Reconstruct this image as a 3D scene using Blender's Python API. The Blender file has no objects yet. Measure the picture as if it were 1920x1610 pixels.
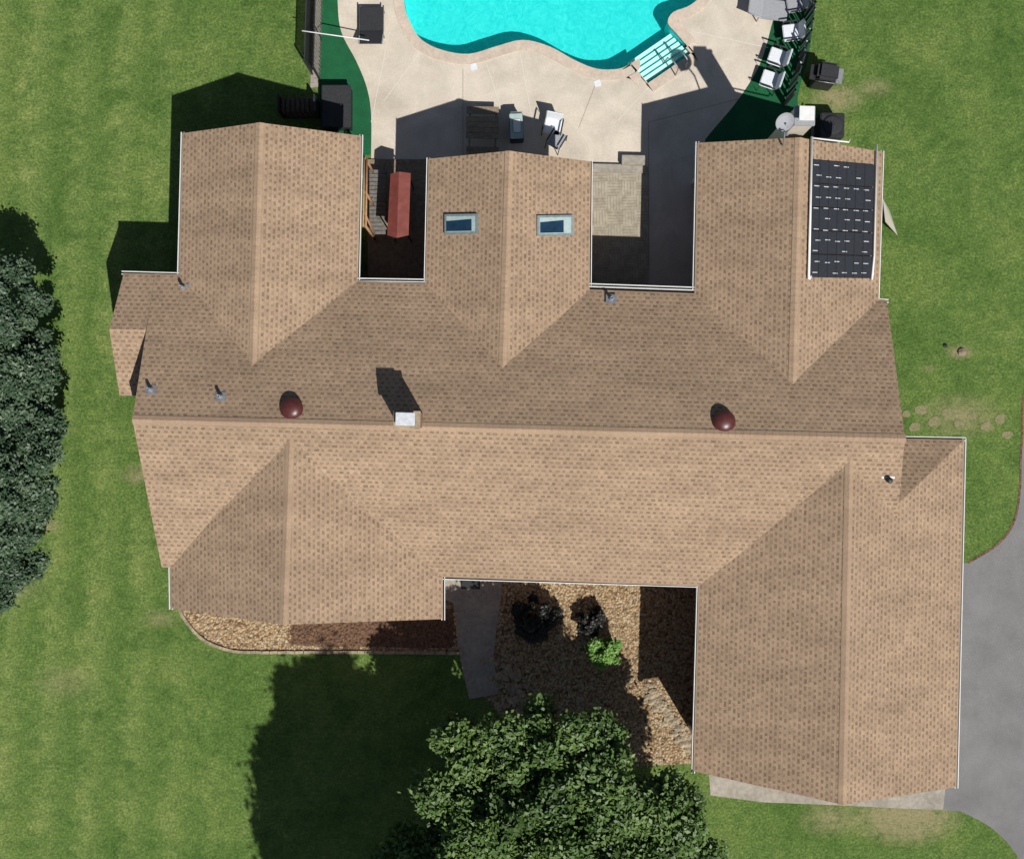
import bpy, bmesh, math, random
import numpy as np
from mathutils import Vector, Matrix
from mathutils.geometry import tessellate_polygon
random.seed(7); np.random.seed(7)
H=34.0; S=60.0
# survey helper: plan reading (px,py) taken at height h -> world metres
def W(px,py,h=0.0):
    k=(H-h)/(H*S)
    return Vector(((px-960)*k,(805-py)*k,h))
sc=bpy.context.scene
# ---------------------------------------------------------------- materials
def newmat(n):
    m=bpy.data.materials.new(n); m.use_nodes=True
    nt=m.node_tree; b=nt.nodes['Principled BSDF']
    return m,nt,b
def N(nt,t,**kw):
    n=nt.nodes.new(t)
    for k,v in kw.items():
        if k in n.inputs.keys(): n.inputs[k].default_value=v
        else: setattr(n,k,v)
    return n
def ramp(nt,stops):
    r=nt.nodes.new('ShaderNodeValToRGB'); e=r.color_ramp.elements
    while len(e)>1: e.remove(e[0])
    e[0].position=stops[0][0]; e[0].color=(*stops[0][1],1)
    for p,c in stops[1:]:
        x=e.new(p); x.color=(*c,1)
    return r
def mix(nt,mode,fac,a,b):
    m=nt.nodes.new('ShaderNodeMix'); m.data_type='RGBA'; m.blend_type=mode
    if isinstance(fac,(int,float)): m.inputs[0].default_value=fac
    else: nt.links.new(fac,m.inputs[0])
    for i,v in ((6,a),(7,b)):
        if isinstance(v,tuple): m.inputs[i].default_value=(*v,1)
        else: nt.links.new(v,m.inputs[i])
    return m.outputs[2]
def math_(nt,op,a,b=None,c=None):
    m=nt.nodes.new('ShaderNodeMath'); m.operation=op
    for i,v in enumerate((a,b,c)):
        if v is None: continue
        if isinstance(v,(int,float)): m.inputs[i].default_value=v
        else: nt.links.new(v,m.inputs[i])
    return m.outputs[0]
def pos(nt): return nt.nodes.new('ShaderNodeNewGeometry').outputs['Position']
def noise(nt,vec,scale,detail=4,rough=.6,dist=0):
    n=N(nt,'ShaderNodeTexNoise'); n.inputs['Scale'].default_value=scale; n.inputs['Detail'].default_value=detail
    n.inputs['Roughness'].default_value=rough; n.inputs['Distortion'].default_value=dist
    nt.links.new(vec,n.inputs['Vector']); return n.outputs['Fac']
def bump(nt,b,h,strength=.4,dist=.02):
    bp=nt.nodes.new('ShaderNodeBump'); bp.inputs['Strength'].default_value=strength; bp.inputs['Distance'].default_value=dist
    nt.links.new(h,bp.inputs['Height']); nt.links.new(bp.outputs[0],b.inputs['Normal'])
def nm(name,a,b_,scale=5,rough=.8,bs=.3,bd=.01,metal=0,big=None):
    m,nt,b=newmat(name); p=pos(nt)
    f=noise(nt,p,scale)
    r=ramp(nt,[(.3,a),(.7,b_)]); nt.links.new(f,r.inputs[0]); c=r.outputs[0]
    if big:
        f2=noise(nt,p,big[0]); r2=ramp(nt,[(.35,(big[1],)*3),(.65,(1,1,1))]); nt.links.new(f2,r2.inputs[0])
        c=mix(nt,'MULTIPLY',1.0,c,r2.outputs[0])
    nt.links.new(c,b.inputs['Base Color']); b.inputs['Roughness'].default_value=rough; b.inputs['Metallic'].default_value=metal
    if bs: bump(nt,b,f,bs,bd)
    return m
M={}
M['white']=nm('white_paint',(.68,.68,.66),(.8,.8,.78),6,.5,.05)
M['cream']=nm('cream_siding',(.5,.46,.38),(.58,.53,.44),4,.7,.1)
M['dark']=nm('black_metal',(.012,.012,.014),(.03,.03,.032),12,.5,.1)
M['blackfab']=nm('black_fabric',(.012,.013,.016),(.035,.036,.04),30,.85,.3)
M['grey']=nm('grey_metal',(.22,.23,.25),(.34,.35,.37),14,.45,.1,metal=.3)
M['greyfab']=nm('grey_fabric',(.25,.26,.28),(.36,.37,.39),30,.9,.2)
M['whitefab']=nm('white_fabric',(.6,.64,.68),(.75,.77,.8),20,.9,.2)
M['maroon']=nm('maroon_metal',(.06,.014,.014),(.1,.025,.022),10,.38,.05)
M['redcover']=nm('red_vinyl',(.15,.035,.025),(.22,.058,.045),5,.6,.3)
M['wood']=nm('weathered_wood',(.16,.12,.08),(.3,.24,.17),9,.85,.3)
M['cedar']=nm('cedar_beam',(.3,.16,.08),(.42,.25,.14),9,.75,.3)
M['turf']=nm('artificial_turf',(.0,.07,.022),(.008,.14,.05),60,.95,.5,big=(2,.75))
M['path']=nm('path_concrete',(.30,.27,.225),(.44,.40,.33),8,.9,.3,big=(1.5,.75))
M['coping']=nm('coping_stone',(.52,.42,.33),(.64,.54,.44),12,.8,.2,big=(2,.85))
M['bark']=nm('tree_bark',(.05,.035,.025),(.12,.09,.065),14,.95,.6,.03)
M['stone']=nm('garden_stone',(.2,.16,.11),(.45,.36,.24),6,.9,.3)
M['basinstep']=nm('pool_step',(.72,.84,.78),(.8,.9,.85),5,.6,.05)
M['capbright']=nm('galvanised_cap',(.55,.57,.6),(.75,.77,.8),10,.4,.1,metal=.2)
M['mulch']=nm('mulch',(.03,.02,.014),(.24,.13,.07),14,.95,.6)

# brick
def brickm():
    m,nt,b=newmat('red_brick')
    sep=nt.nodes.new('ShaderNodeSeparateXYZ'); nt.links.new(pos(nt),sep.inputs[0])
    c=nt.nodes.new('ShaderNodeCombineXYZ'); nt.links.new(math_(nt,'ADD',sep.outputs[0],sep.outputs[1]),c.inputs[0]); nt.links.new(sep.outputs[2],c.inputs[1])
    br=N(nt,'ShaderNodeTexBrick'); nt.links.new(c.outputs[0],br.inputs['Vector'])
    for k,v in (('Scale',1),('Brick Width',.22),('Row Height',.075),('Mortar Size',.006)): br.inputs[k].default_value=v
    br.inputs['Color1'].default_value=(.25,.1,.07,1); br.inputs['Color2'].default_value=(.34,.17,.12,1); br.inputs['Mortar'].default_value=(.35,.32,.28,1)
    nt.links.new(br.outputs['Color'],b.inputs['Base Color']); b.inputs['Roughness'].default_value=.9
    return m
M['brick']=brickm()
# laminated asphalt shingles: courses with staggered, randomly toned darker tabs
def shingle(name,capmode=False):
    m,nt,b=newmat(name)
    uv=nt.nodes.new('ShaderNodeUVMap'); uv.uv_map='UVMap'
    sp=nt.nodes.new('ShaderNodeSeparateXYZ'); nt.links.new(uv.outputs[0],sp.inputs[0]); U,Vv=sp.outputs[0],sp.outputs[1]
    p=pos(nt)
    wob=math_(nt,'MULTIPLY',math_(nt,'SUBTRACT',noise(nt,p,5,3),.5),.10)
    rowh=.128; tw=.19
    vv=math_(nt,'DIVIDE',math_(nt,'ADD',Vv,math_(nt,'MULTIPLY',wob,.25)),rowh)
    row=math_(nt,'FLOOR',vv); fy=math_(nt,'FRACT',vv)
    wn0=nt.nodes.new('ShaderNodeTexWhiteNoise'); wn0.noise_dimensions='1D'; nt.links.new(row,wn0.inputs['W'])
    uu=math_(nt,'ADD',math_(nt,'DIVIDE',math_(nt,'ADD',U,wob),tw),math_(nt,'ADD',math_(nt,'MULTIPLY',row,.5),math_(nt,'MULTIPLY',wn0.outputs['Value'],.3)))
    cell=math_(nt,'FLOOR',uu); fx=math_(nt,'FRACT',uu)
    cb=nt.nodes.new('ShaderNodeCombineXYZ'); nt.links.new(cell,cb.inputs[0]); nt.links.new(row,cb.inputs[1])
    wn=nt.nodes.new('ShaderNodeTexWhiteNoise'); wn.noise_dimensions='2D'; nt.links.new(cb.outputs[0],wn.inputs['Vector'])
    sc3=nt.nodes.new('ShaderNodeSeparateColor'); nt.links.new(wn.outputs['Color'],sc3.inputs[0])
    r1,r2_,r3=sc3.outputs[0],sc3.outputs[1],sc3.outputs[2]
    wdt=math_(nt,'ADD',.36,math_(nt,'MULTIPLY',r1,.34))
    dash=math_(nt,'MULTIPLY',math_(nt,'LESS_THAN',fx,wdt),math_(nt,'LESS_THAN',fy,.5))
    amt=math_(nt,'MULTIPLY',dash,math_(nt,'ADD',.38,math_(nt,'MULTIPLY',r2_,.42)))
    if capmode: amt=math_(nt,'MULTIPLY',amt,.2)
    tan=(.365,.265,.182); brn=(.17,.112,.074)
    if capmode: tan=(.385,.277,.19)
    c=mix(nt,'MIX',amt,tan,brn)
    tone=ramp(nt,[(0,(.91,.905,.9)),(1,(1.09,1.085,1.08))]); nt.links.new(r3,tone.inputs[0])
    c=mix(nt,'MULTIPLY',1.0 if not capmode else .3,c,tone.outputs[0])
    butt_shadow=math_(nt,'GREATER_THAN',fy,.9)
    c=mix(nt,'MIX',math_(nt,'MULTIPLY',butt_shadow,.05 if capmode else .22),c,(.14,.09,.06))  # shadow line below each course's butt edge, painted into the colour
    f=noise(nt,p,38,4,.8); r=ramp(nt,[(.3,(.72,.72,.72)),(.7,(1.24,1.23,1.22))]); nt.links.new(f,r.inputs[0])
    c=mix(nt,'MULTIPLY',1.0,c,r.outputs[0])
    mp=nt.nodes.new('ShaderNodeMapping'); mp.inputs['Rotation'].default_value=(0,0,.7); mp.inputs['Scale'].default_value=(.35,1.5,1)
    nt.links.new(p,mp.inputs[0])
    f2=noise(nt,mp.outputs[0],1.0,4,.6); r2=ramp(nt,[(.3,(.86,.85,.84)),(.7,(1.10,1.09,1.08))]); nt.links.new(f2,r2.inputs[0])
    c=mix(nt,'MULTIPLY',1.0,c,r2.outputs[0])
    nt.links.new(c,b.inputs['Base Color']); b.inputs['Roughness'].default_value=.95
    b.inputs['Specular IOR Level'].default_value=.2
    h=math_(nt,'SUBTRACT',math_(nt,'MULTIPLY',f,.7),math_(nt,'ADD',math_(nt,'MULTIPLY',dash,.3),butt_shadow))
    bump(nt,b,h,.4,.01)
    return m
M['shingle']=shingle('asphalt_shingle'); M['cap']=shingle('ridge_cap_shingle',True)
# lawn
def lawn():
    m,nt,b=newmat('lawn_grass'); p=pos(nt)
    sep=nt.nodes.new('ShaderNodeSeparateXYZ'); nt.links.new(p,sep.inputs[0]); X,Y=sep.outputs[0],sep.outputs[1]
    f=noise(nt,p,13,7,.85)
    r=ramp(nt,[(.33,(.036,.075,.015)),(.5,(.105,.182,.038)),(.66,(.215,.31,.098))]); nt.links.new(f,r.inputs[0]); c=r.outputs[0]
    f2=noise(nt,p,.55,6,.65,.6); r2=ramp(nt,[(.3,(.64,.75,.66)),(.5,(1,1,1)),(.7,(1.38,1.18,1.3))]); nt.links.new(f2,r2.inputs[0])
    c=mix(nt,'MULTIPLY',1.0,c,r2.outputs[0])
    f3=noise(nt,p,3.2,7,.78); r3=ramp(nt,[(.32,(.62,.70,.66)),(.68,(1.36,1.27,1.3))]); nt.links.new(f3,r3.inputs[0])
    c=mix(nt,'MULTIPLY',1.0,c,r3.outputs[0])
    d=math_(nt,'ADD',X,math_(nt,'ADD',math_(nt,'MULTIPLY',Y,-.05),math_(nt,'ADD',math_(nt,'MULTIPLY',f3,.6),math_(nt,'MULTIPLY',f2,1.3))))
    s=math_(nt,'SINE',math_(nt,'MULTIPLY',d,4.7))
    west=math_(nt,'MINIMUM',math_(nt,'MAXIMUM',math_(nt,'MULTIPLY',math_(nt,'ADD',X,8.5),-.25),.08),.8)
    sf=math_(nt,'MULTIPLY',math_(nt,'MULTIPLY',math_(nt,'ADD',s,1.0),west),math_(nt,'MULTIPLY',f2,.62))
    c=mix(nt,'MIX',sf,c,mix(nt,'MULTIPLY',1.0,c,(1.75,1.42,1.75)))
    for (x,y,rad,am) in ((1640,165,.7,.5),(1570,185,1.0,.8),(1700,1530,1.9,1.2),(1560,1535,1.2,.6),(1800,660,.5,.9),(1740,690,.3,.4),(260,890,.7,.6),(90,985,.5,.6),(120,1280,1.2,.3),(30,1100,1.2,.3),(1800,780,1.5,.6),(300,1160,.7,.4),(360,900,1.0,.3)):
        w=W(x,y)
        dx=math_(nt,'SUBTRACT',X,w.x); dy=math_(nt,'MULTIPLY',math_(nt,'SUBTRACT',Y,w.y),1.8)
        dd=math_(nt,'SQRT',math_(nt,'ADD',math_(nt,'MULTIPLY',dx,dx),math_(nt,'MULTIPLY',dy,dy)))
        k=math_(nt,'MULTIPLY',math_(nt,'SUBTRACT',1.0,math_(nt,'DIVIDE',dd,rad)),am*2.2)
        k=math_(nt,'MULTIPLY',k,math_(nt,'MULTIPLY',math_(nt,'SUBTRACT',f3,.28),2.4)); k=math_(nt,'MINIMUM',math_(nt,'MAXIMUM',k,0.0),.85)
        dry=ramp(nt,[(.3,(.2,.19,.08)),(.7,(.46,.38,.23))]); nt.links.new(f,dry.inputs[0])
        c=mix(nt,'MIX',k,c,dry.outputs[0])
    nt.links.new(c,b.inputs['Base Color']); b.inputs['Roughness'].default_value=.9; b.inputs['Specular IOR Level'].default_value=.15
    bump(nt,b,math_(nt,'ADD',f,math_(nt,'MULTIPLY',f3,.6)),.8,.07)
    return m
M['lawn']=lawn()
def concrete():
    m,nt,b=newmat('pool_deck_concrete'); p=pos(nt)
    f=noise(nt,p,20,5,.7); r=ramp(nt,[(.3,(.53,.465,.375)),(.7,(.65,.58,.485))]); nt.links.new(f,r.inputs[0]); c=r.outputs[0]
    f2=noise(nt,p,.9,5,.6,.5); r2=ramp(nt,[(.3,(.80,.79,.78)),(.62,(1.05,1.05,1.05))]); nt.links.new(f2,r2.inputs[0])
    c=mix(nt,'MULTIPLY',1.0,c,r2.outputs[0])
    nt.links.new(c,b.inputs['Base Color']); b.inputs['Roughness'].default_value=.85; bump(nt,b,f,.2,.01)
    return m
M['concrete']=concrete()
def asphalt():
    m,nt,b=newmat('driveway_asphalt'); p=pos(nt)
    f=noise(nt,p,40,6,.9); r=ramp(nt,[(.33,(.10,.10,.10)),(.67,(.29,.285,.28))]); nt.links.new(f,r.inputs[0]); c=r.outputs[0]
    f2=noise(nt,p,.8,6,.7); r2=ramp(nt,[(.3,(.78,.78,.78)),(.7,(1.1,1.1,1.1))]); nt.links.new(f2,r2.inputs[0])
    c=mix(nt,'MULTIPLY',1.0,c,r2.outputs[0])
    nt.links.new(c,b.inputs['Base Color']); b.inputs['Roughness'].default_value=.9; bump(nt,b,f,.5,.01)
    return m
M['asphalt']=asphalt()
def gravel(name,cols,sc_=14):
    m,nt,b=newmat(name); p=pos(nt)
    v=N(nt,'ShaderNodeTexVoronoi'); v.inputs['Scale'].default_value=sc_; nt.links.new(p,v.inputs['Vector'])
    sepc=nt.nodes.new('ShaderNodeSeparateColor'); nt.links.new(v.outputs['Color'],sepc.inputs[0])
    r=ramp(nt,cols); nt.links.new(sepc.outputs[0],r.inputs[0])
    e=ramp(nt,[(.0,(1.05,1.05,1.05)),(.75,(.5,.5,.5))]); nt.links.new(v.outputs['Distance'],e.inputs[0])
    c=mix(nt,'MULTIPLY',1.0,r.outputs[0],e.outputs[0])
    nt.links.new(c,b.inputs['Base Color']); b.inputs['Roughness'].default_value=.9
    bump(nt,b,math_(nt,'SUBTRACT',1.0,v.outputs['Distance']),.9,.04)
    return m
M['gravel']=gravel('river_gravel',[(0,(.16,.09,.045)),(.35,(.36,.235,.115)),(.7,(.5,.36,.2)),(1,(.56,.48,.35))])
def woodtile():
    m,nt,b=newmat('wood_deck_tiles'); p=pos(nt)
    mp=nt.nodes.new('ShaderNodeMapping'); mp.inputs['Rotation'].default_value=(0,0,-.025); nt.links.new(p,mp.inputs[0])
    ch=N(nt,'ShaderNodeTexChecker'); ch.inputs['Scale'].default_value=1/.45; nt.links.new(mp.outputs[0],ch.inputs[0])
    sep=nt.nodes.new('ShaderNodeSeparateXYZ'); nt.links.new(mp.outputs[0],sep.inputs[0])
    s1=math_(nt,'FRACT',math_(nt,'MULTIPLY',sep.outputs[0],1/.09)); s2=math_(nt,'FRACT',math_(nt,'MULTIPLY',sep.outputs[1],1/.09))
    g1=math_(nt,'LESS_THAN',s1,.16); g2=math_(nt,'LESS_THAN',s2,.16)
    g=mix(nt,'MIX',ch.outputs['Fac'],g1,g2)
    f=noise(nt,p,5,5,.7); r=ramp(nt,[(.3,(.25,.215,.155)),(.7,(.45,.405,.31))]); nt.links.new(f,r.inputs[0])
    c=mix(nt,'MIX',math_(nt,'MULTIPLY',g,.6),r.outputs[0],(.16,.13,.09))
    c=mix(nt,'MULTIPLY',math_(nt,'MULTIPLY',ch.outputs['Fac'],.35),c,(.8,.77,.75))
    nt.links.new(c,b.inputs['Base Color']); b.inputs['Roughness'].default_value=.85
    return m
M['woodtile']=woodtile()
def basin():
    m,nt,b=newmat('pool_liner'); p=pos(nt)
    v=noise(nt,p,3.5,5,.65,2.0); r=ramp(nt,[(.3,(.0,.56,.57)),(.7,(.05,.74,.71))]); nt.links.new(v,r.inputs[0])  # mottle imitates ripple caustics, put into the liner colour
    nt.links.new(r.outputs[0],b.inputs['Base Color']); b.inputs['Roughness'].default_value=.6
    return m
M['basin']=basin()
def water():
    m,nt,b=newmat('pool_water'); nt.nodes.remove(b); out=nt.nodes['Material Output']
    t=nt.nodes.new('ShaderNodeBsdfTransparent'); t.inputs[0].default_value=(.84,.99,.985,1)
    g=nt.nodes.new('ShaderNodeBsdfGlossy'); g.inputs['Roughness'].default_value=.03
    f=nt.nodes.new('ShaderNodeFresnel'); f.inputs[0].default_value=1.33
    mx=nt.nodes.new('ShaderNodeMixShader'); nt.links.new(f.outputs[0],mx.inputs[0]); nt.links.new(t.outputs[0],mx.inputs[1]); nt.links.new(g.outputs[0],mx.inputs[2])
    bp=nt.nodes.new('ShaderNodeBump'); bp.inputs['Strength'].default_value=.3; bp.inputs['Distance'].default_value=.03
    nt.links.new(noise(nt,pos(nt),5,3,.5,1),bp.inputs['Height']); nt.links.new(bp.outputs[0],g.inputs['Normal']); nt.links.new(bp.outputs[0],f.inputs['Normal'])
    nt.links.new(mx.outputs[0],out.inputs[0]); return m
M['water']=water()
def glass():
    m,nt,b=newmat('window_glass'); b.inputs['Base Color'].default_value=(.01,.03,.06,1); b.inputs['Roughness'].default_value=.06; b.inputs['Specular IOR Level'].default_value=.8
    f=noise(nt,pos(nt),3); r=ramp(nt,[(.3,(.008,.02,.045)),(.7,(.015,.05,.09))]); nt.links.new(f,r.inputs[0]); nt.links.new(r.outputs[0],b.inputs['Base Color']); return m
M['glass']=glass()
def leafm(name,stops,trans=.25):
    m,nt,b=newmat(name)
    at=nt.nodes.new('ShaderNodeAttribute'); at.attribute_name='rnd'
    f=noise(nt,pos(nt),1.1,3,.6)
    v=math_(nt,'ADD',math_(nt,'MULTIPLY',at.outputs['Fac'],.6),math_(nt,'MULTIPLY',math_(nt,'SUBTRACT',f,.3),.9))
    r=ramp(nt,stops); nt.links.new(v,r.inputs[0]); nt.links.new(r.outputs[0],b.inputs['Base Color']); b.inputs['Roughness'].default_value=.5
    b.inputs['Specular IOR Level'].default_value=.45
    tr=nt.nodes.new('ShaderNodeBsdfTranslucent'); nt.links.new(r.outputs[0],tr.inputs[0])
    mx=nt.nodes.new('ShaderNodeMixShader'); mx.inputs[0].default_value=trans
    out=nt.nodes['Material Output']; nt.links.new(b.outputs[0],mx.inputs[1]); nt.links.new(tr.outputs[0],mx.inputs[2]); nt.links.new(mx.outputs[0],out.inputs[0])
    return m
M['leafA']=leafm('maple_leaves',[(0,(.028,.06,.012)),(.5,(.10,.18,.04)),(.8,(.20,.295,.085)),(1,(.33,.40,.17))])
M['leafB']=leafm('evergreen_leaves',[(0,(.015,.04,.018)),(.6,(.065,.115,.055)),(1,(.19,.26,.15))],.15)
M['leafC']=leafm('bright_shrub_leaves',[(0,(.08,.17,.025)),(.6,(.2,.38,.08)),(1,(.3,.5,.14))])
M['leafD']=leafm('plum_shrub_leaves',[(0,(.010,.009,.009)),(.6,(.022,.022,.016)),(1,(.05,.045,.028))],.1)

# ---------------------------------------------------------------- mesh helpers
def empty(name,loc=(0,0,0)):
    e=bpy.data.objects.new(name,None); e.location=loc; sc.collection.objects.link(e); e.empty_display_size=.2; return e
def mk(name,verts,faces,mat,parent=None,mats=None,fm=None,smooth=False):
    me=bpy.data.meshes.new(name); me.from_pydata([tuple(v) for v in verts],[],faces)
    if mats: 
        for q in mats: me.materials.append(q)
        for i,p in enumerate(me.polygons): p.material_index=fm[i]
    elif mat: me.materials.append(mat)
    if smooth:
        for p in me.polygons: p.use_smooth=True
    me.update()
    o=bpy.data.objects.new(name,me); sc.collection.objects.link(o)
    if parent: o.parent=parent; o.matrix_parent_inverse=Matrix.Translation(-Vector(parent.location))
    return o
def prism(name,pts,z0,z1,mat,parent=None,holes=None):
    loops=[[Vector((p[0],p[1],0)) for p in pts]]+[[Vector((p[0],p[1],0)) for p in h] for h in (holes or [])]
    tri=tessellate_polygon(loops); flat=[v for l in loops for v in l]; n=len(flat)
    V=[(v.x,v.y,z1) for v in flat]+[(v.x,v.y,z0) for v in flat]; F=[]
    for t in tri:
        a,b,c=t; nrm=(flat[b]-flat[a]).cross(flat[c]-flat[a]).z
        if nrm<0: a,b,c=c,b,a
        F.append((a,b,c)); 
        if z1>z0: F.append((c+n,b+n,a+n))
    if z1>z0:
        off=0
        for l in loops:
            k=len(l)
            for i in range(k):
                j=(i+1)%k; F.append((off+i,off+j,off+j+n,off+i+n))
            off+=k
    o=mk(name,V,F,mat,parent)
    bm=bmesh.new(); bm.from_mesh(o.data)
    if z1>z0: bmesh.ops.recalc_face_normals(bm,faces=bm.faces)
    bm.to_mesh(o.data); bm.free(); return o
def G(pts): return [W(x,y)[:2] for x,y in pts]
def smooth(pts,n=5,closed=True):
    out=[];k=len(pts)
    rng=range(k) if closed else range(k-1)
    for i in rng:
        g=lambda j: Vector(pts[j%k]) if closed else Vector(pts[max(0,min(k-1,j))])
        p0,p1,p2,p3=g(i-1),g(i),g(i+1),g(i+2)
        for t in range(n):
            t/=n
            out.append(tuple(.5*((2*p1)+(-p0+p2)*t+(2*p0-5*p1+4*p2-p3)*t*t+(-p0+3*p1-3*p2+p3)*t**3)))
    if not closed: out.append(tuple(pts[-1]))
    return out
def box(name,c,s,mat,parent=None,rz=0,rx=0,ry=0,bev=0.0):
    bm=bmesh.new(); bmesh.ops.create_cube(bm,size=1); bmesh.ops.scale(bm,vec=s,verts=bm.verts)
    if bev: bmesh.ops.bevel(bm,geom=bm.edges[:],offset=bev,segments=2,affect='EDGES')
    R=Matrix.Rotation(rz,4,'Z')@Matrix.Rotation(ry,4,'Y')@Matrix.Rotation(rx,4,'X')
    bmesh.ops.transform(bm,matrix=Matrix.Translation(c)@R,verts=bm.verts)
    me=bpy.data.meshes.new(name); bm.to_mesh(me); bm.free(); me.materials.append(mat)
    o=bpy.data.objects.new(name,me); sc.collection.objects.link(o)
    if parent: o.parent=parent; o.matrix_parent_inverse=Matrix.Translation(-Vector(parent.location))
    return o
def tube(name,pts,r,mat,parent=None,r2=None,seg=8):
    V=[];F=[]; pts=[Vector(p) for p in pts]; n=len(pts)
    for i,p in enumerate(pts):
        d=(pts[min(i+1,n-1)]-pts[max(i-1,0)]).normalized()
        a=d.orthogonal().normalized() if abs(d.z)>.95 else d.cross(Vector((0,0,1))).normalized(); b=d.cross(a)
        rr=r if r2 is None else r+(r2-r)*i/(n-1)
        for k in range(seg):
            t=2*math.pi*k/seg; V.append(p+a*math.cos(t)*rr+b*math.sin(t)*rr)
    for i in range(n-1):
        for k in range(seg):
            F.append((i*seg+k,i*seg+(k+1)%seg,(i+1)*seg+(k+1)%seg,(i+1)*seg+k))
    F.append(tuple(range(seg))[::-1]); F.append(tuple(range((n-1)*seg,n*seg)))
    return mk(name,V,F,mat,parent,smooth=True)
def lathe(name,c,prof,mat,parent=None,seg=24):
    V=[];F=[];c=Vector(c)
    for r,z in prof:
        for k in range(seg):
            t=2*math.pi*k/seg; V.append(c+Vector((r*math.cos(t),r*math.sin(t),z)))
    for i in range(len(prof)-1):
        for k in range(seg): F.append((i*seg+k,i*seg+(k+1)%seg,(i+1)*seg+(k+1)%seg,(i+1)*seg+k))
    F.append(tuple(range((len(prof)-1)*seg,len(prof)*seg)))
    return mk(name,V,F,mat,parent,smooth=True)

# ---------------------------------------------------------------- house
house=empty('house')
class Plane:
    def __init__(s,a,b,c):
        s.p=Vector(a); s.n=(Vector(b)-s.p).cross(Vector(c)-s.p).normalized()
        if s.n.z<0: s.n=-s.n
    def z(s,x,y): return s.p.z-((x-s.p.x)*s.n.x+(y-s.p.y)*s.n.y)/s.n.z
    def at(s,px,py):
        h=3.5
        for _ in range(12):
            w=W(px,py,h); h=s.z(w.x,w.y)
        return W(px,py,h)
TH=.14
def slope(name,pts,ea,eb,mat=None):
    pts=[Vector(p) for p in pts]; n=len(pts)
    u=(Vector(eb)-Vector(ea)).normalized()
    nn=(pts[1]-pts[0]).cross(pts[2]-pts[0]).normalized()
    if nn.z<0: nn=-nn
    v=nn.cross(u).normalized()
    if v.z<0: v=-v
    V=pts+[p-Vector((0,0,TH)) for p in pts]
    F=[tuple(range(n)),tuple(range(2*n-1,n-1,-1))]+[(i,(i+1)%n,(i+1)%n+n,i+n) for i in range(n)]
    o=mk(name,V,F,None,house,mats=[mat or M['shingle'],M['cream']],fm=[0]+[1]*(n+1))
    uvl=o.data.uv_layers.new(name='UVMap')
    for l in o.data.loops:
        p=Vector(o.data.vertices[l.vertex_index].co)-Vector(ea); uvl.data[l.index].uv=(p.dot(u)+50,p.dot(v)+50)
    bm=bmesh.new(); bm.from_mesh(o.data); bmesh.ops.recalc_face_normals(bm,faces=bm.faces); bm.to_mesh(o.data); bm.free()
    return o
def capstrip(name,a,b,nL,nR,w=.13):
    a=Vector(a);b=Vector(b); d=(b-a).normalized(); L=(b-a).length
    V=[];F=[];uvs=[]
    up=Vector((0,0,.014))
    sides=[]
    for nn in (nL,nR):
        s=d.cross(nn).normalized()
        if s.z>0: s=-s
        sides.append(s)
    seg=int(L/.2)+1
    for i in range(seg):
        p=a+d*(L*i/seg); q=a+d*(L*(i+1.12)/seg)
        for s in sides:
            k=len(V); V+= [p+up+Vector((0,0,.008)),q+up,q+s*w+up-Vector((0,0,.006)),p+s*w+up+Vector((0,0,.002))]; F.append((k,k+1,k+2,k+3)); uvs+=[(i*.2,0),(i*.2+.2,0),(i*.2+.2,w),(i*.2,w)]
            V.append(p+s*w-Vector((0,0,.01))); V.append(q+s*w-Vector((0,0,.01))); F.append((k+3,k+2,k+5,k+4)); uvs+=[(0,0)]*4
    o=mk(name,V,F,M['cap'],house)
    uvl=o.data.uv_layers.new(name='UVMap')
    for i,u in enumerate(uvs): uvl.data[i].uv=(u[0]+.01,u[1]+.01)
    return o
def body(name,eLA,rA,eRA,eLB,rB,eRB,ia=.35,ib=0.0,side=.45,mat='brick'):
    ax=(rB-rA).normalized()
    def sec(eL,r,eR,off):
        r=Vector(r);o=Vector((ax.x*off,ax.y*off,0))
        dl=(Vector(eL)-r); dr=(Vector(eR)-r)
        l=r+dl*(1-side/dl.xy.length); rr=r+dr*(1-side/dr.xy.length); dz=Vector((0,0,TH+.03))
        return [Vector((l.x,l.y,0))+o, l-dz+o, r-dz+o, rr-dz+o, Vector((rr.x,rr.y,0))+o]
    V=sec(eLA,rA,eRA,ia)+sec(eLB,rB,eRB,-ib)
    F=[(0,1,2,3,4),(9,8,7,6,5)]+[(i,(i+1)%5,(i+1)%5+5,i+5) for i in range(5)]
    o=mk(name,V,F,M[mat],house)
    bm=bmesh.new(); bm.from_mesh(o.data); bmesh.ops.recalc_face_normals(bm,faces=bm.faces); bm.to_mesh(o.data); bm.free()
    return V
E=3.0
def gable(name,rA,rB,hr,lA,lB,RA,RB,he=E,cap=True,ia=.35,ib=0.0):
    rA=W(*rA,hr); rB=W(*rB,hr); lA=W(*lA,he); lB=W(*lB,he); RA=W(*RA,he); RB=W(*RB,he)
    slope(name+'_roof_slope_a',[rA,rB,lB,lA],lA,lB); slope(name+'_roof_slope_b',[rA,rB,RB,RA],RA,RB)
    PL=Plane(rA,rB,lA); PR=Plane(rA,rB,RA)
    if cap: capstrip(name+'_ridge_cap',rA,rB,PL.n,PR.n)
    v=body(name+'_walls',lA,rA,RA,lB,rB,RB,ia,ib)
    return PL,PR,v
HM=4.68
mN,mS,mv=gable('main',(248,786),(1697,822),HM,(291,513),(1663,563),(303,1063),(1668,1111),ib=.35)
wL,wR,v1=gable('west_wing',(487,230),(471,760),4.02,(342,250),(330,760),(677,255),(665,760))
cL,cR,v2=gable('centre_wing',(955,283),(940,770),3.95,(803,298),(791,770),(1108,303),(1103,770))
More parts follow.
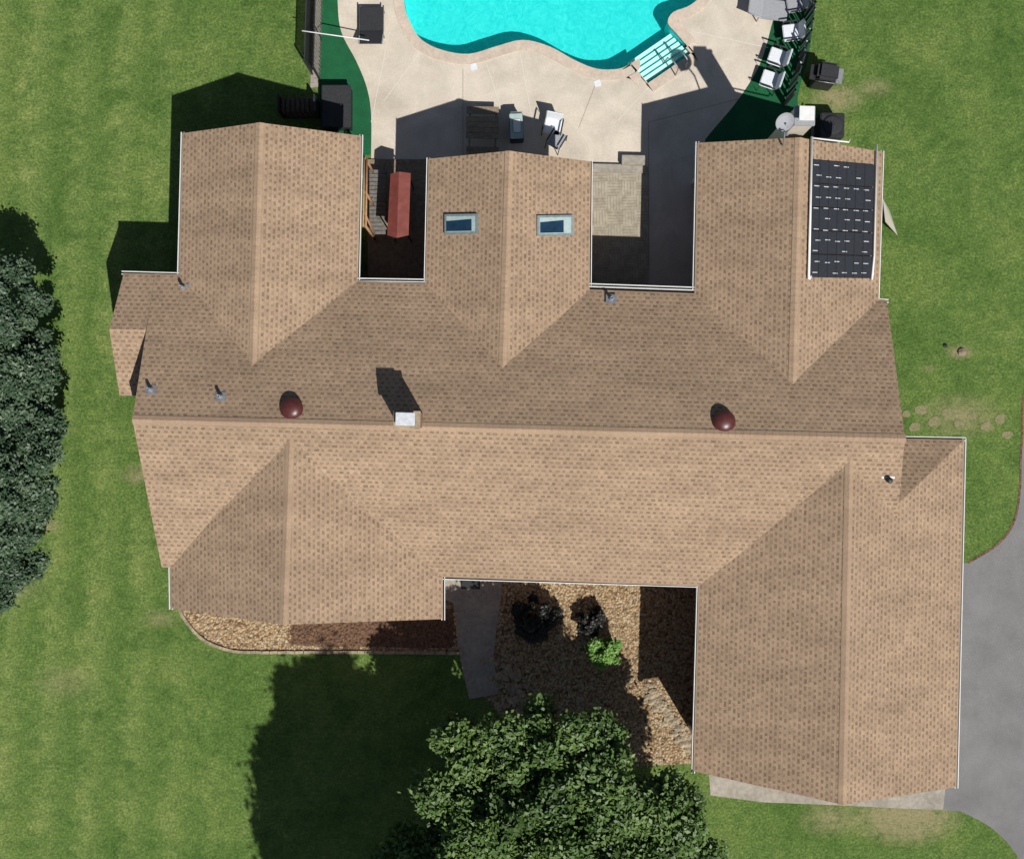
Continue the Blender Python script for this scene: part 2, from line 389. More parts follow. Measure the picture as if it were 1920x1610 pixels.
eL_,eR_,v3=gable('east_wing',(1499,258),(1485,770),4.06,(1308,268),(1298,770),(1655,285),(1642,770))
fL,fR,v4=gable('front_gable',(531,1171),(544,818),4.5,(320,1140),(316,830),(830,1160),(830,830))
HG=4.42
gr0=W(1580,1508,HG); gr1=W(1593,860,HG)
gl0=W(1300,1445,E); gl1=W(1316,860,E)
ge0=W(1793,1475,E); ge1=W(1808,824,E)
gP=Plane(gr0,gr1,ge0); hipP=gP.at(1681,947)
slope('garage_roof_slope_w',[gr0,gr1,gl1,gl0],gl0,gl1)
slope('garage_roof_slope_e',[gr0,ge0,ge1,hipP,gr1],ge0,ge1)
t0=W(1640,821,E); t2=hipP+(t0-ge1).normalized()*.6; 
slope('garage_roof_hip',[ge1,t0,t2,hipP],ge1,t0)
capstrip('garage_ridge_cap',gr0,gr1,Plane(gr0,gr1,gl0).n,gP.n)
body('garage_walls',gl0,gr0,ge0,gl1,gr1,W(1806,960,E),ib=.0)
box('garage_link_wall',(W(1740,870,E).x-.35,W(1740,900,E).y-.55,1.3),(1.6,2.2,2.6),M['brick'],house,rz=-.025)
b0=W(205,617,3.62); b1=W(330,620,3.62)
nb0=W(232,512,E); nb1=W(330,515,E); sb0=W(224,741,2.93); sb1=W(330,744,2.93)
slope('side_porch_roof_n',[b0,b1,nb1,nb0],nb0,nb1); slope('side_porch_roof_s',[b0,b1,sb1,sb0],sb0,sb1)
v5=body('side_porch_walls',nb0,b0,sb0,nb1,b1,sb1,ia=.3,side=.3)
gut=[((342,250),(335,514)),((677,255),(671,522)),((803,298),(798,524)),((1108,303),(1106,532)),((1308,268),(1302,540)),((1655,285),(1646,561)),
((230,511),(335,514)),((671,524),(798,526)),((1100,534),(1302,541)),((1646,563),(1664,564)),((831,1083),(1310,1098)),((319,1066),(320,1140)),((831,1083),(831,1160)),
((1310,1098),(1300,1447)),((1809,825),(1794,1475)),((1697,821),(1809,823))]
for i,(a,b) in enumerate(gut):
    a=W(*a,E);b=W(*b,E); c=(a+b)/2; d=b-a; L=d.length; rz=math.atan2(d.y,d.x)
    outw=Vector((-d.y,d.x,0)).normalized()
    box('gutter_trough_%d'%i,(c.x,c.y,E-.115),(L+.06,.085,.012),M['dark'],house,rz=rz)
    for s in (-1,1):
        box('gutter_lip_%d'%i,c+outw*s*.04+Vector((0,0,-.075)),(L+.08,.02,.12),M['white'],house,rz=rz)
for (x,y) in ((342,254),(677,259),(803,302),(1108,306),(1308,272),(1655,289),(320,1136),(1300,1440),(1793,1470)):
    w=W(x,y,E)
    box('downspout',(w.x+ (.36 if x in(342,803,1308,320,1300) else -.36),w.y+(-.4 if y<800 else .4),1.4),(.07,.09,2.8),M['white'],house)
def win(c,w,h,ang,mat='glass',fr='white',nme='window'):
    c=Vector(c); R=Matrix.Rotation(ang,3,'Z'); n=R@Vector((0,-1,0))
    box(nme+'_frame',c+n*.015,(w+.14,.06,h+.14),M[fr],house,rz=ang)
    box(nme+'_pane',c+n*.03,(w,.05,h),M[mat],house,rz=ang)
    if mat=='glass':
        box(nme+'_mullion',c+n*.04,(.04,.05,h),M[fr],house,rz=ang)
ta=-.025
for v in (v1,v2,v3):
    a,b=v[0],v[4]; c=(a+b)/2
    win((c.x,c.y,1.25) if v is not v2 else (c.x,c.y,1.05),1.8,1.3 if v is not v2 else 2.0,math.pi+ta)
a,b=v4[0],v4[4]; c=(a+b)/2; win((c.x-1.3,c.y,1.5),1.4,1.3,ta); win((c.x+1.3,c.y,1.5),1.4,1.3,ta)
fd=W(885,1060,E); win((fd.x,mv[4].y+ (mv[9].y-mv[4].y)*(fd.x-mv[4].x)/(mv[9].x-mv[4].x),1.05),1.0,2.05,ta,'maroon','white','front_door')
wd=W(1080,1060,E); win((wd.x,mv[4].y+ (mv[9].y-mv[4].y)*(wd.x-mv[4].x)/(mv[9].x-mv[4].x),1.5),2.2,1.2,ta)
for py in (1080,1300):
    w=W(1800,py,E); win((w.x-.47,w.y,1.1),2.6,2.15,math.pi/2+ta,'white','cream','garage_door')
for (px,py) in ((735,520),(1200,535)):
    w=W(px,py,E); win((w.x,w.y-.46,1.05),1.7,2.05,math.pi+ta,nme='patio_door')

def onslope(name,pts,P,t0,t1,mat,parent):
    q=[P.at(x,y) for x,y in pts]; n=len(q)
    V=[p+P.n*t1 for p in q]+[p+P.n*t0 for p in q]
    F=[tuple(range(n)),tuple(range(2*n-1,n-1,-1))]+[(i,(i+1)%n,(i+1)%n+n,i+n) for i in range(n)]
    o=mk(name,V,F,mat,parent); bm=bmesh.new(); bm.from_mesh(o.data); bmesh.ops.recalc_face_normals(bm,faces=bm.faces); bm.to_mesh(o.data); bm.free(); return o
M['skyfr']=nm('skylight_frame',(.2,.26,.26),(.32,.38,.38),9,.4,.05,metal=.3)
M['skyshade']=nm('skylight_blind',(.30,.41,.40),(.42,.52,.50),9,.6,.05)
for P,x0,x1,y0,y1 in ((cL,836,897,403,440),(cR,1005,1072,405,443)):
    sk=empty('skylight',P.at((x0+x1)/2,(y0+y1)/2))
    onslope('frame',[(x0,y0),(x1,y0-1),(x1,y1-1),(x0,y1)],P,-.02,.09,M['skyfr'],sk)
    onslope('blind',[(x0+4,y0+4),(x1-4,y0+3),(x1-4,y1-5),(x0+4,y1-4)],P,.088,.1,M['skyshade'],sk)
    a,b=(x0+4,x1-10) if P is cL else (x0+5,x1-18)
    onslope('glass_pane',[(a,y0+13),(b,y0+9),(b,y1-6),(a,y1-5)],P,.1,.106,M['glass'],sk)
sol=empty('solar_panel',eR_.at(1577,410))
def lerp(a,b,t): return a+(b-a)*t
def sxy(u,v):
    return (lerp(1519+ -3*v,1637+ -6*v,u), lerp(lerp(299,521,v)+0,lerp(309,523,v),u))
M['panel']=nm('solar_mat_black',(.014,.016,.022),(.035,.037,.045),30,.45,.4)
rows=5
for r in range(rows):
    v0,v1_=r/rows+.004,(r+1)/rows-.004
    onslope('panel_mat_%d'%r,[sxy(0,v0),sxy(1,v0),sxy(1,v1_),sxy(0,v1_)],eR_,.02,.05,M['panel'],sol)
for r in range(11):
    v=(r+.5)/11
    for c in range(6):
        if random.random()<.12: continue
        u=(c+.3+random.uniform(-.05,.05)+(.2 if r%2 else 0))/6.3; vv=v+random.uniform(-.006,.006)
        onslope('strap_glint',[sxy(u,vv-.0035),sxy(u+.08,vv-.003),sxy(u+.08,vv+.0035),sxy(u,vv+.0035)],eR_,.05,.056,M['capbright'],sol)  # pale bars imitate broken glints along the strap rows
for c in range(1,7):
    onslope('rib',[sxy(c/7-.004,.0),sxy(c/7+.004,0),sxy(c/7+.004,1),sxy(c/7-.004,1)],eR_,.045,.06,M['dark'],sol)
tube('header_pipe_w',[eR_.at(1519,258)+eR_.n*.08,eR_.at(1513,524)+eR_.n*.08],.035,M['white'],sol)
tube('header_pipe_e',[eR_.at(1641,272)+eR_.n*.07,eR_.at(1636,480)+eR_.n*.07,eR_.at(1632,525)+eR_.n*.07],.03,M['white'],sol)
tube('feed_pipe',[eR_.at(1519,260)+eR_.n*.08,eR_.at(1588,268)+eR_.n*.08,eR_.at(1590,262)+eR_.n*.08],.022,M['white'],sol)
tube('return_pipe',[eR_.at(1513,524)+eR_.n*.08,eR_.at(1517,518)+eR_.n*.08],.04,M['white'],sol)
for (x,y) in ((547,766),(1357,790)):
    p=mN.at(x,y); z=p.z
    e=empty('roof_vent',p)
    lathe('vent_collar',(p.x,p.y,z-.15),[(.2,0),(.2,.17),(.24,.19)],M['maroon'],e)
    lathe('vent_dome',(p.x,p.y,z+.01),[(.30,.0),(.315,.02),(.31,.05),(.27,.11),(.19,.16),(.1,.185),(.02,.19)],M['maroon'],e,32)
for (x,y,P) in ((345,540,wL),(283,730,mN),(414,743,mN),(1146,560,mN)):
    p=P.at(x,y); 
    if P is wL: p.z=max(p.z,mN.z(p.x,p.y))
    e=empty('plumbing_vent',p)
    onslope('flashing',[(x-10,y-8),(x+10,y-8),(x+10,y+9),(x-10,y+9)],P,0,.012,M['grey'],e)
    lathe('pipe',(p.x,p.y,p.z-.05),[(.075,0),(.07,.1),(.045,.12),(.045,.32),(.03,.32),(.03,.26)],M['grey'],e,14)
p=mS.at(1664,905); e=empty('flue_vent',p)
onslope('flashing',[(1653,893),(1677,893),(1677,911),(1653,911)],mS,0,.02,M['white'],e)
lathe('pipe',(p.x,p.y+.08,p.z-.05),[(.07,0),(.07,.2),(.08,.21),(.08,.26),(.04,.28)],M['dark'],e,16)
c=W(768,786,5.0); ch=empty('brick_chimney',(c.x,c.y,4))
box('stack',(c.x,c.y-.02,4.95),(.62,.40,1.5),M['brick'],ch,rz=ta)
box('crown',(c.x,c.y-.02,5.72),(.7,.48,.06),M['stone'],ch,rz=ta,bev=.01)
box('flue',(c.x-.03,c.y,5.8),(.3,.22,.12),M['grey'],ch,rz=ta)
box('flue_lid',(c.x-.03,c.y,5.885),(.5,.34,.03),M['capbright'],ch,rz=ta,bev=.008)
x,y=7.86,8.42; ch=empty('chimney',(x,y,0))
box('stack',(x,y,2.35),(.50,.46,4.7),M['cream'],ch,rz=ta)
box('crown',(x,y,4.75),(.56,.52,.09),M['greyfab'],ch,rz=ta,bev=.01)
box('flue_cap',(x,y,5.0),(.40,.38,.04),M['white'],ch,rz=ta); box('flue',(x,y,4.88),(.26,.26,.2),M['grey'],ch,rz=ta)
d=W(1471,228,4.9); sd=empty('satellite_dish',d)
o=lathe('reflector',(0,0,0),[(.26,.04),(.2,-.01),(.12,-.045),(.02,-.06)],M['greyfab'],None,24)
o.data.transform(Matrix.Translation(d)@Matrix.Rotation(math.radians(38),4,Vector((1,.25,0)))); o.parent=sd; o.matrix_parent_inverse=Matrix.Translation(-d)
tube('mast',[d+Vector((.05,-.05,-.03)),d+Vector((.15,-.1,-.55)),d+Vector((.2,-.4,-.95))],.025,M['grey'],sd)
tube('feed_arm',[d+Vector((0,-.2,-.1)),d+Vector((.02,-.38,.18))],.015,M['grey'],sd)
box('receiver',d+Vector((.02,-.4,.2)),(.07,.05,.1),M['grey'],sd)
pl=[W(1655,372,.9),W(1660,415,.9),W(1683,441,.02),W(1668,395,.02)]
o=mk('plank',[tuple(p) for p in pl]+[tuple(p-Vector((0,0,.04))) for p in pl],[(0,1,2,3),(7,6,5,4),(0,4,5,1),(1,5,6,2),(2,6,7,3),(3,7,4,0)],M['cream'])

# ---------------------------------------------------------------- ground
pool=smooth([(750,-120),(757,0),(768,40),(790,75),(830,95),(880,102),(930,88),(980,76),(1030,88),(1080,115),(1120,130),(1160,130),(1181,121),(1184,121),(1213,154),(1217,155),(1295,101),(1297,98),(1268,64),(1252,44),(1262,24),(1295,10),(1318,-20),(1330,-120),(1280,-220),(1100,-260),(850,-240)],4)
poolw=G(pool)
hole=G([(725,-290),(1345,-290),(1345,172),(725,172)])
prism('lawn',[(-200,-200),(200,-200),(200,200),(-200,200)],0,0,M['lawn'],holes=[hole])
deckpts=[(632,-360)]+smooth([(632,-100),(633,0),(640,60),(668,115),(688,165),(696,215),(696,290)],5,False)+[(696,570),(1322,570),(1322,262)]+smooth([(1340,240),(1385,186),(1425,120),(1446,50),(1462,-20),(1470,-120)],5,False)+[(1470,-360)]
def offset(poly,d):
    n=len(poly); out=[]
    area=sum(poly[i][0]*poly[(i+1)%n][1]-poly[(i+1)%n][0]*poly[i][1] for i in range(n))
    sg=1 if area>0 else -1
    for i in range(n):
        a=Vector(poly[i-1]);b=Vector(poly[(i+1)%n]); t=(b-a)
        if t.length<1e-6: out.append(poly[i]); continue
        t.normalize(); nr=Vector((t.y,-t.x))*sg
        out.append((poly[i][0]+nr.x*d,poly[i][1]+nr.y*d))
    return out
cop=offset(poolw,.32)
pool_e=empty('swimming_pool',(0,12,0))
prism('pool_deck',G(deckpts),0.012,0.012,M['concrete'],holes=[offset(poolw,.05)])
o=prism('coping',cop,-.06,.035,M['coping'],pool_e,holes=[poolw])
n=len(poolw)
DP=-.85
mk('basin',[(x,y,.03) for x,y in poolw]+[(x,y,DP) for x,y in poolw],[(i,(i+1)%n,(i+1)%n+n,i+n) for i in range(n)],M['basin'],pool_e)
prism('basin_floor',offset(poolw,.02),DP-.1,DP,M['basin'],pool_e)
prism('water',offset(poolw,.01),-.08,-.08,M['water'],pool_e)
A=Vector((1178,112)); B=Vector((1260,56)); C=Vector((1213,153)); D=Vector((1294,99))
for i in range(5):
    t0_=i/5
    a=A.lerp(C,t0_); b=B.lerp(D,t0_)
    zt=-.36+.055*i
    q=G([a,b,D,C]); 
    prism('step_%d'%i,q,DP+.01*i,zt,M['basin'] ,pool_e)
    q2=G([a,b,b.lerp(D,.62/(5-i)*1.0),a.lerp(C,.62/(5-i))])
    prism('step_nosing_%d'%i,q2,zt+.002,zt+.014,M['basinstep'],pool_e)
for (x,y) in ((1266,142),(1284,128)):
    w=W(x,y); r=empty('pool_handrail',w)
    dirn=Vector((-.6,.8,0))
    tube('rail',[w+Vector((0,0,0)),w+Vector((0,0,.6)),w+dirn*.1+Vector((0,0,.7)),w+dirn*.3+Vector((0,0,.7)),w+dirn*.5+Vector((0,0,.45)),w+dirn*.58+Vector((0,0,-.3))],.02,M['grey'],r)
for (x,y) in ((888,126),(1120,157)):
    w=W(x,y); box('skimmer_lid',(w.x,w.y,.018),(.2,.2,.014),M['whitefab'],None,rz=.3,bev=.004)
M['joint']=nm('joint_sealant',(.27,.23,.18),(.36,.31,.25),12,.9,.0)
jt=empty('deck_joint')
M['jlight']=nm('joint_light',(.62,.57,.5),(.7,.66,.6),12,.9,.0)
for a,b,mm in (((868,130),(868,290),'joint'),((912,120),(948,230),'jlight'),((1120,150),(1085,240),'joint'),((730,60),(696,230),'jlight'),((790,95),(720,190),'jlight'),((1220,160),(1160,225),'jlight'),((1300,60),(1440,90),'jlight'),((975,100),(1010,290),'jlight'),((1215,230),(1385,186),'joint'),((1216,230),(1216,500),'joint')):
    a=W(*a);b=W(*b);d=(b-a);s=Vector((-d.y,d.x,0)).normalized()*.009
    k=(0,0,.016); mk('joint',[a+s+Vector(k),a-s+Vector(k),b-s+Vector(k),b+s+Vector(k)],[(0,1,2,3)],M[mm],jt)
prism('turf',G([(600,-360),(632,-360)]+smooth([(632,-100),(633,0),(640,60),(668,115),(688,165),(696,215),(696,290)],5,False)+[(600,300)]),.008,.008,M['turf'])
prism('turf',G([(1470,-360)]+smooth([(1470,-120),(1462,-20),(1446,50),(1425,120),(1385,186),(1340,240)],5,False)+[(1322,262),(1322,300),(1490,300)]+smooth([(1500,210),(1496,180),(1514,110),(1524,50),(1526,0),(1526,-150)],5,False)+[(1526,-360)]),.008,.008,M['turf'])
prism('driveway',G(smooth([(2100,640),(1938,700),(1916,830),(1912,920),(1900,980),(1870,1020),(1815,1055)],4,False)+[(1700,1060),(1700,1512),(1772,1518)]+smooth([(1800,1520),(1850,1545),(1885,1575),(1912,1612),(1950,1690),(2100,1900)],4,False)+[(3200,2000),(3200,500)]),.004,.004,M['asphalt'])
ed=smooth([(2100,640),(1938,700),(1916,830),(1912,920),(1900,980),(1870,1020),(1815,1055)],6,False)
edw=[W(*p) for p in ed]
V=[];F=[]
for i,p in enumerate(edw):
    d=(edw[min(i+1,len(edw)-1)]-edw[max(i-1,0)]).normalized(); s=Vector((-d.y,d.x,0))
    V+=[p+s*.035+Vector((0,0,.008)),p-s*.035+Vector((0,0,.008))]
for i in range(len(edw)-1): F.append((2*i,2*i+1,2*i+3,2*i+2))
mk('driveway_edge',V,F,M['mulch'])
prism('path',G([(1325,1400),(1780,1400),(1768,1517),(1700,1515),(1560,1508),(1430,1503),(1332,1490)]),.004,.012,M['path'])
prism('path',G([(820,1040),(940,1040),(940,1115),(932,1170),(925,1230),(935,1300),(880,1310),(868,1260),(858,1200),(850,1130),(830,1120)]),.010,.014,M['path'])
prism('gravel',G(smooth([(330,1120),(345,1155),(380,1195),(430,1216),(480,1220),(700,1220),(880,1222)],4,False)+[(900,1300),(1000,1400),(1080,1440),(1330,1430),(1330,1040),(330,1040)]),.004,.004,M['gravel'])
prism('mulch_bed',G(smooth([(545,1150),(540,1185),(555,1208),(700,1212),(850,1212),(862,1180),(850,1140)],4,False)),.008,.008,M['mulch'])
edg=smooth([(334,1130),(345,1157),(380,1197),(430,1218),(480,1222),(600,1222),(700,1222),(870,1224)],8,False)
V=[];F=[]
def addbox(V,F,c,s,rz,j=.0):
    R=Matrix.Rotation(rz,3,'Z'); k=len(V)
    for z in (-.5,.5):
        for (a,b) in ((-.5,-.5),(.5,-.5),(.5,.5),(-.5,.5)):
            V.append(Vector(c)+R@Vector((a*s[0]*random.uniform(1-j,1+j),b*s[1]*random.uniform(1-j,1+j),z*s[2])))
    F+= [(k,k+3,k+2,k+1),(k+4,k+5,k+6,k+7)]+[(k+i,k+(i+1)%4,k+(i+1)%4+4,k+i+4) for i in range(4)]
pw=[W(*p) for p in edg]
for i in range(len(pw)-1):
    d=pw[i+1]-pw[i]; L=d.length; m=max(1,int(L/.2))
    for k in range(m):
        addbox(V,F,pw[i]+d*((k+.5)/m)+Vector((0,0,.03)),(L/m*.93,.09,.07),math.atan2(d.y,d.x)+random.uniform(-.06,.06),.08)
mk('garden_edging',V,F,M['stone'])
def rocks(name,n,regionfn,smin,smax,mat):
    V=[];F=[]
    base=[Vector(v) for v in ((1,0,0),(-1,0,0),(0,1,0),(0,-1,0),(0,0,1),(0,0,-1),(.65,.65,.4),(-.65,.6,.4),(.6,-.65,.4),(-.6,-.65,.4))]
    bm=bmesh.new(); [bm.verts.new(v) for v in base]; r=bmesh.ops.convex_hull(bm,input=bm.verts); bm.verts.ensure_lookup_table(); bm.verts.index_update()
    bv=[v.co.copy() for v in bm.verts]; bf=[tuple(v.index for v in f.verts) for f in bm.faces]; bm.free()
    for i in range(n):
        p=regionfn(); s=random.uniform(smin,smax); R=Matrix.Rotation(random.uniform(0,6.3),3,'Z'); sx=random.uniform(.7,1.3); k=len(V)
        for v in bv: V.append(Vector((p[0],p[1],s*.25))+R@Vector((v.x*s*sx,v.y*s,v.z*s*.6)))
        F+=[tuple(a+k for a in f) for f in bf]
    return mk(name,V,F,mat)
def stonem():
    m,nt,b=newmat('loose_stone'); p=pos(nt)
    f=noise(nt,p,9,2); r=ramp(nt,[(.25,(.18,.10,.05)),(.45,(.38,.25,.125)),(.6,(.5,.38,.22)),(.78,(.55,.5,.4))]); nt.links.new(f,r.inputs[0]); nt.links.new(r.outputs[0],b.inputs['Base Color']); b.inputs['Roughness'].default_value=.9; return m
M['loose']=stonem()
def reg():
    while True:
        if random.random()<.3:
            x,y=random.uniform(345,860),random.uniform(1150,1216)
            if x<430 and y>1150+ (x-345)*.7+8: continue
            if 545<x<850: continue
        else:
            x,y=random.uniform(945,1320),random.uniform(1090,1425)
            if y>1290 and x<930+(y-1290)*1.0: continue
        return W(x,y)[:2]
rocks('loose_stones',4200,reg,.02,.05,M['loose'])
def reg2():
    t=random.random(); x=1215+90*t; y=1290+120*t
    return W(x+random.gauss(0,6),y+random.gauss(0,6))[:2]
rocks('stone_border',110,reg2,.06,.13,M['stone'])
def reg3():
    t=random.random(); return W(935+90*t+random.gauss(0,12),1240+150*t+random.gauss(0,10))[:2]
rocks('stone_border',120,reg3,.06,.13,M['stone'])
def reg4():
    return W(random.uniform(548,850),random.uniform(1165,1212))[:2]
rocks('bark_chips',900,reg4,.02,.06,M['mulch'])
V=[];F=[]
for (x,y) in ((1700,776),(1728,768),(1752,790),(1775,772),(1798,795),(1822,780),(1850,800),(1875,785),(1715,800),(1888,815)):
    w=W(x,y); r=random.uniform(.13,.2); k=len(V); nn=9
    for i in range(nn):
        t=2*math.pi*i/nn; rr=r*random.uniform(.75,1.15); V.append((w.x+math.cos(t)*rr*1.1,w.y+math.sin(t)*rr*.9,.012))
    F.append(tuple(range(k,k+nn)))
M['flag']=nm('mossy_flagstone',(.13,.14,.05),(.27,.24,.13),14,.9,.4)
mk('stepping_stones',V,F,M['flag'])
w=W(1803,660); rocks('field_stone',1,lambda:(w.x,w.y),.14,.15,M['wood']); w2=W(1772,648); 
rocks('field_stone',1,lambda:(w2.x,w2.y),.07,.08,M['dark'])

# ---------------------------------------------------------------- patio items
prism('wood_deck',G([(1085,305),(1215,315),(1215,560),(1085,560)]),.02,.09,M['woodtile'])
prism('wood_deck',G([(690,300),(800,300),(800,560),(690,560)]),.02,.08,M['wood'])
st=empty('patio_step',W(1187,305)); w=W(1160,318)
box('riser',(w.x-.1,w.y,.08),(1.9,.26,.14),M['path'],st,rz=ta); w=W(1187,304); box('upper_block',(w.x,w.y,.14),(.75,.3,.28),M['path'],st,rz=ta,bev=.01)
sp=empty('garden_swing',W(760,390))
def roofq(name,pts,th,mat,par):
    q=[W(*p) for p in pts]; n=len(q); V=q+[p-Vector((0,0,th)) for p in q]
    o=mk(name,V,[tuple(range(n)),tuple(range(2*n-1,n-1,-1))]+[(i,(i+1)%n,(i+1)%n+n,i+n) for i in range(n)],mat,par)
    bm=bmesh.new(); bm.from_mesh(o.data); bmesh.ops.recalc_face_normals(bm,faces=bm.faces); bm.to_mesh(o.data); bm.free(); return o
roofq('canopy_w',[(732,326,1.75),(748,322,1.9),(744,446,1.9),(726,441,1.75)],.03,M['redcover'],sp)
roofq('canopy_e',[(748,322,1.9),(770,325,1.75),(766,441,1.75),(744,446,1.9)],.03,M['redcover'],sp)
for (x,y) in ((736,330),(766,330),(731,436),(762,436)):
    w=W(x,y,1.7); tube('post',[(w.x,w.y,.08),(w.x,w.y,1.75)],.025,M['dark'],sp)
w=W(750,385,.5); box('bench_seat',(w.x,w.y,.48),(.5,1.5,.08),M['blackfab'],sp); box('bench_back',(w.x-.25,w.y,.75),(.07,1.5,.5),M['blackfab'],sp)
tb=empty('slatted_bench',W(708,380))
M['slat']=nm('grey_slat',(.09,.085,.075),(.2,.19,.17),12,.85,.3)
for i in range(16):
    w=W(708,322+i*7.6,.5); box('slat_%d'%i,(w.x,w.y,.5),(.5,.105,.03),M['slat'],tb)
for (x,y) in ((696,322),(722,322),(696,436),(722,436)):
    w=W(x,y,.25); box('leg',(w.x,w.y,.28),(.05,.05,.42),M['dark'],tb)
tr=empty('trellis',W(684,360))
for x in (683,688):
    tube('rail',[W(x,296,2.3),W(x-2,425,2.3)],.03,M['cedar'],tr)
for y in (296,360,423): 
    w=W(685,y,2.3); tube('post',[(w.x,w.y,.05),(w.x,w.y,2.3)],.04,M['cedar'],tr)
tube('brace',[W(684,400,2.3),W(702,440,1.0)],.03,M['cedar'],tr)
def chair(x,y,ang,seat='whitefab',frame='dark',h=.42,name='patio_chair',w_=.52):
    w=W(x,y,.42); w.z=0.012; e=empty(name,w); R=Matrix.Rotation(ang,3,'Z')
    def p(a,b,c): return w+R@Vector((a,b,c))
    box('seat',p(0,0,h),(w_,.5,.06),M[seat],e,rz=ang,bev=.02)
    box('backrest',p(0,.29,h+.2),(w_,.05,.4),M[seat],e,rz=ang,rx=-.25,bev=.02)
    for sx in (-1,1):
        tube('arm_%d'%sx,[p(sx*(w_/2+.03),-.22,0),p(sx*(w_/2+.03),-.22,h+.2),p(sx*(w_/2+.03),.24,h+.22),p(sx*(w_/2+.03),.3,0)],.014,M[frame],e)
        box('armrest_%d'%sx,p(sx*(w_/2+.03),.0,h+.21),(.045,.42,.02),M[frame],e,rz=ang)
    return e
chair(1483,62,-1.45); chair(1456,108,-1.9); chair(1442,150,-1.9)
chair(1036,238,-.2,'whitefab','dark'); chair(1044,262,2.6,'greyfab','dark',w_=.4)
def lounge(x,y,ang,mt,L=1.7,w_=.62):
    w=W(x,y,.3); w.z=.012; e=empty('lounge_chair',w); R=Matrix.Rotation(ang,3,'Z')
    def p(a,b,c): return w+R@Vector((a,b,c))
    box('bed',p(0,-.2,.32),(w_,L*.62,.05),M[mt],e,rz=ang,bev=.015)
    box('backrest',p(0,L*.32,.45),(w_,L*.4,.05),M[mt],e,rz=ang,rx=.42,bev=.015)
    for sx in (-1,1):
        tube('side_rail_%d'%sx,[p(sx*w_/2,-L*.52,.3),p(sx*w_/2,L*.12,.3),p(sx*w_/2,L*.5,.6)],.022,M['grey'],e)
        for yy in (-L*.42,L*.2): tube('leg',[p(sx*w_/2,yy,.3),p(sx*w_/2,yy,0)],.02,M['grey'],e)
    return e
lounge(697,50,math.pi,'blackfab',1.25,.72); lounge(1440,18,1.45,'greyfab',1.3,.6)
chair(1490,8,-1.4,'greyfab','dark')
w=W(968,240,.5); cb=empty('cooler_cart',(w.x,w.y,0)); rz=.05
box('body',(w.x,w.y,.45),(.42,.82,.45),M['dark'],cb,rz=rz,bev=.02); box('lid',(w.x,w.y,.7),(.4,.78,.05),M['skyshade'],cb,rz=rz,bev=.02)
box('inner_tray',(w.x+.02,w.y,.735),(.24,.42,.02),M['white'],cb,rz=rz,bev=.01); box('handle',(w.x,w.y+.44,.62),(.36,.04,.04),M['grey'],cb,rz=rz)
for a in (-.16,.16):
    for b in (-.3,.3): box('leg',(w.x+a,w.y+b,.12),(.04,.04,.22),M['dark'],cb)
w=W(905,242,.4); bt=empty('picnic_table',(w.x,w.y,0))
for i in range(4): box('top_board_%d'%i,(w.x,w.y-.3+i*.17,.72),(1.0,.155,.04),M['wood'],bt,rz=ta)
for s in (-1,1):
    box('bench_%d'%s,(w.x,w.y+s*.62-.05,.43),(1.0,.22,.04),M['wood'],bt,rz=ta)
    box('trestle_%d'%s,(w.x+s*.4,w.y-.05,.36),(.06,1.1,.07),M['wood'],bt,rz=ta); box('leg_%d'%s,(w.x+s*.4,w.y-.05,.35),(.07,.07,.7),M['wood'],bt)
def grill(x,y,rz):
    w=W(x,y,.8); g=empty('barbecue_grill',(w.x,w.y,0)); R=Matrix.Rotation(rz,3,'Z')
    def p(a,b,c): return Vector((w.x,w.y,0))+R@Vector((a,b,c))
    box('cabinet',p(0,0,.45),(.62,.5,.75),M['dark'],g,rz=rz,bev=.02); box('side_shelf_l',p(-.41,0,.83),(.18,.46,.03),M['dark'],g,rz=rz); box('side_shelf_r',p(.41,0,.83),(.18,.46,.03),M['grey'],g,rz=rz)
    box('hood',p(0,.03,.98),(.64,.54,.26),M['blackfab'],g,rz=rz,bev=.09); tube('handle',[p(-.25,-.3,.98),p(.25,-.3,.98)],.015,M['grey'],g)
    for a in (-.27,.27):
        for b in (-.18,.18): box('caster',p(a,b,.05),(.05,.05,.1),M['grey'],g)
grill(1549,140,-.15)
w=W(1560,235,.7); ac=empty('air_conditioner',(w.x,w.y,0)); box('housing',(w.x,w.y,.4),(.75,.75,.7),M['dark'],ac,rz=ta,bev=.03)
lathe('fan_grille',(w.x,w.y,.75),[(.3,0),(.3,.02),(.22,.025),(.06,.04)],M['blackfab'],ac); box('pad',(w.x,w.y,.03),(.9,.9,.04),M['path'],ac,rz=ta)
w=W(630,198,.6); cv=empty('storage_box',(w.x,w.y,0)); box('body',(w.x,w.y,.25),(.85,1.25,.48),M['dark'],cv,bev=.02); box('lid',(w.x,w.y,.52),(.9,1.3,.06),M['blackfab'],cv,bev=.02)
w=W(560,200,.5); cv=empty('firewood_rack',(w.x,w.y,0))
box('frame_base',(w.x,w.y,.1),(1.1,.5,.06),M['dark'],cv)
for s in (-1,1): box('frame_end',(w.x+s*.55,w.y,.5),(.05,.5,.9),M['dark'],cv)
for i in range(7):
    for k in range(4): tube('log',[(w.x-.45+i*.15,w.y-.22,.2+k*.15),(w.x-.45+i*.15,w.y+.22,.2+k*.15)],.07,M['bark'],cv,None,8)
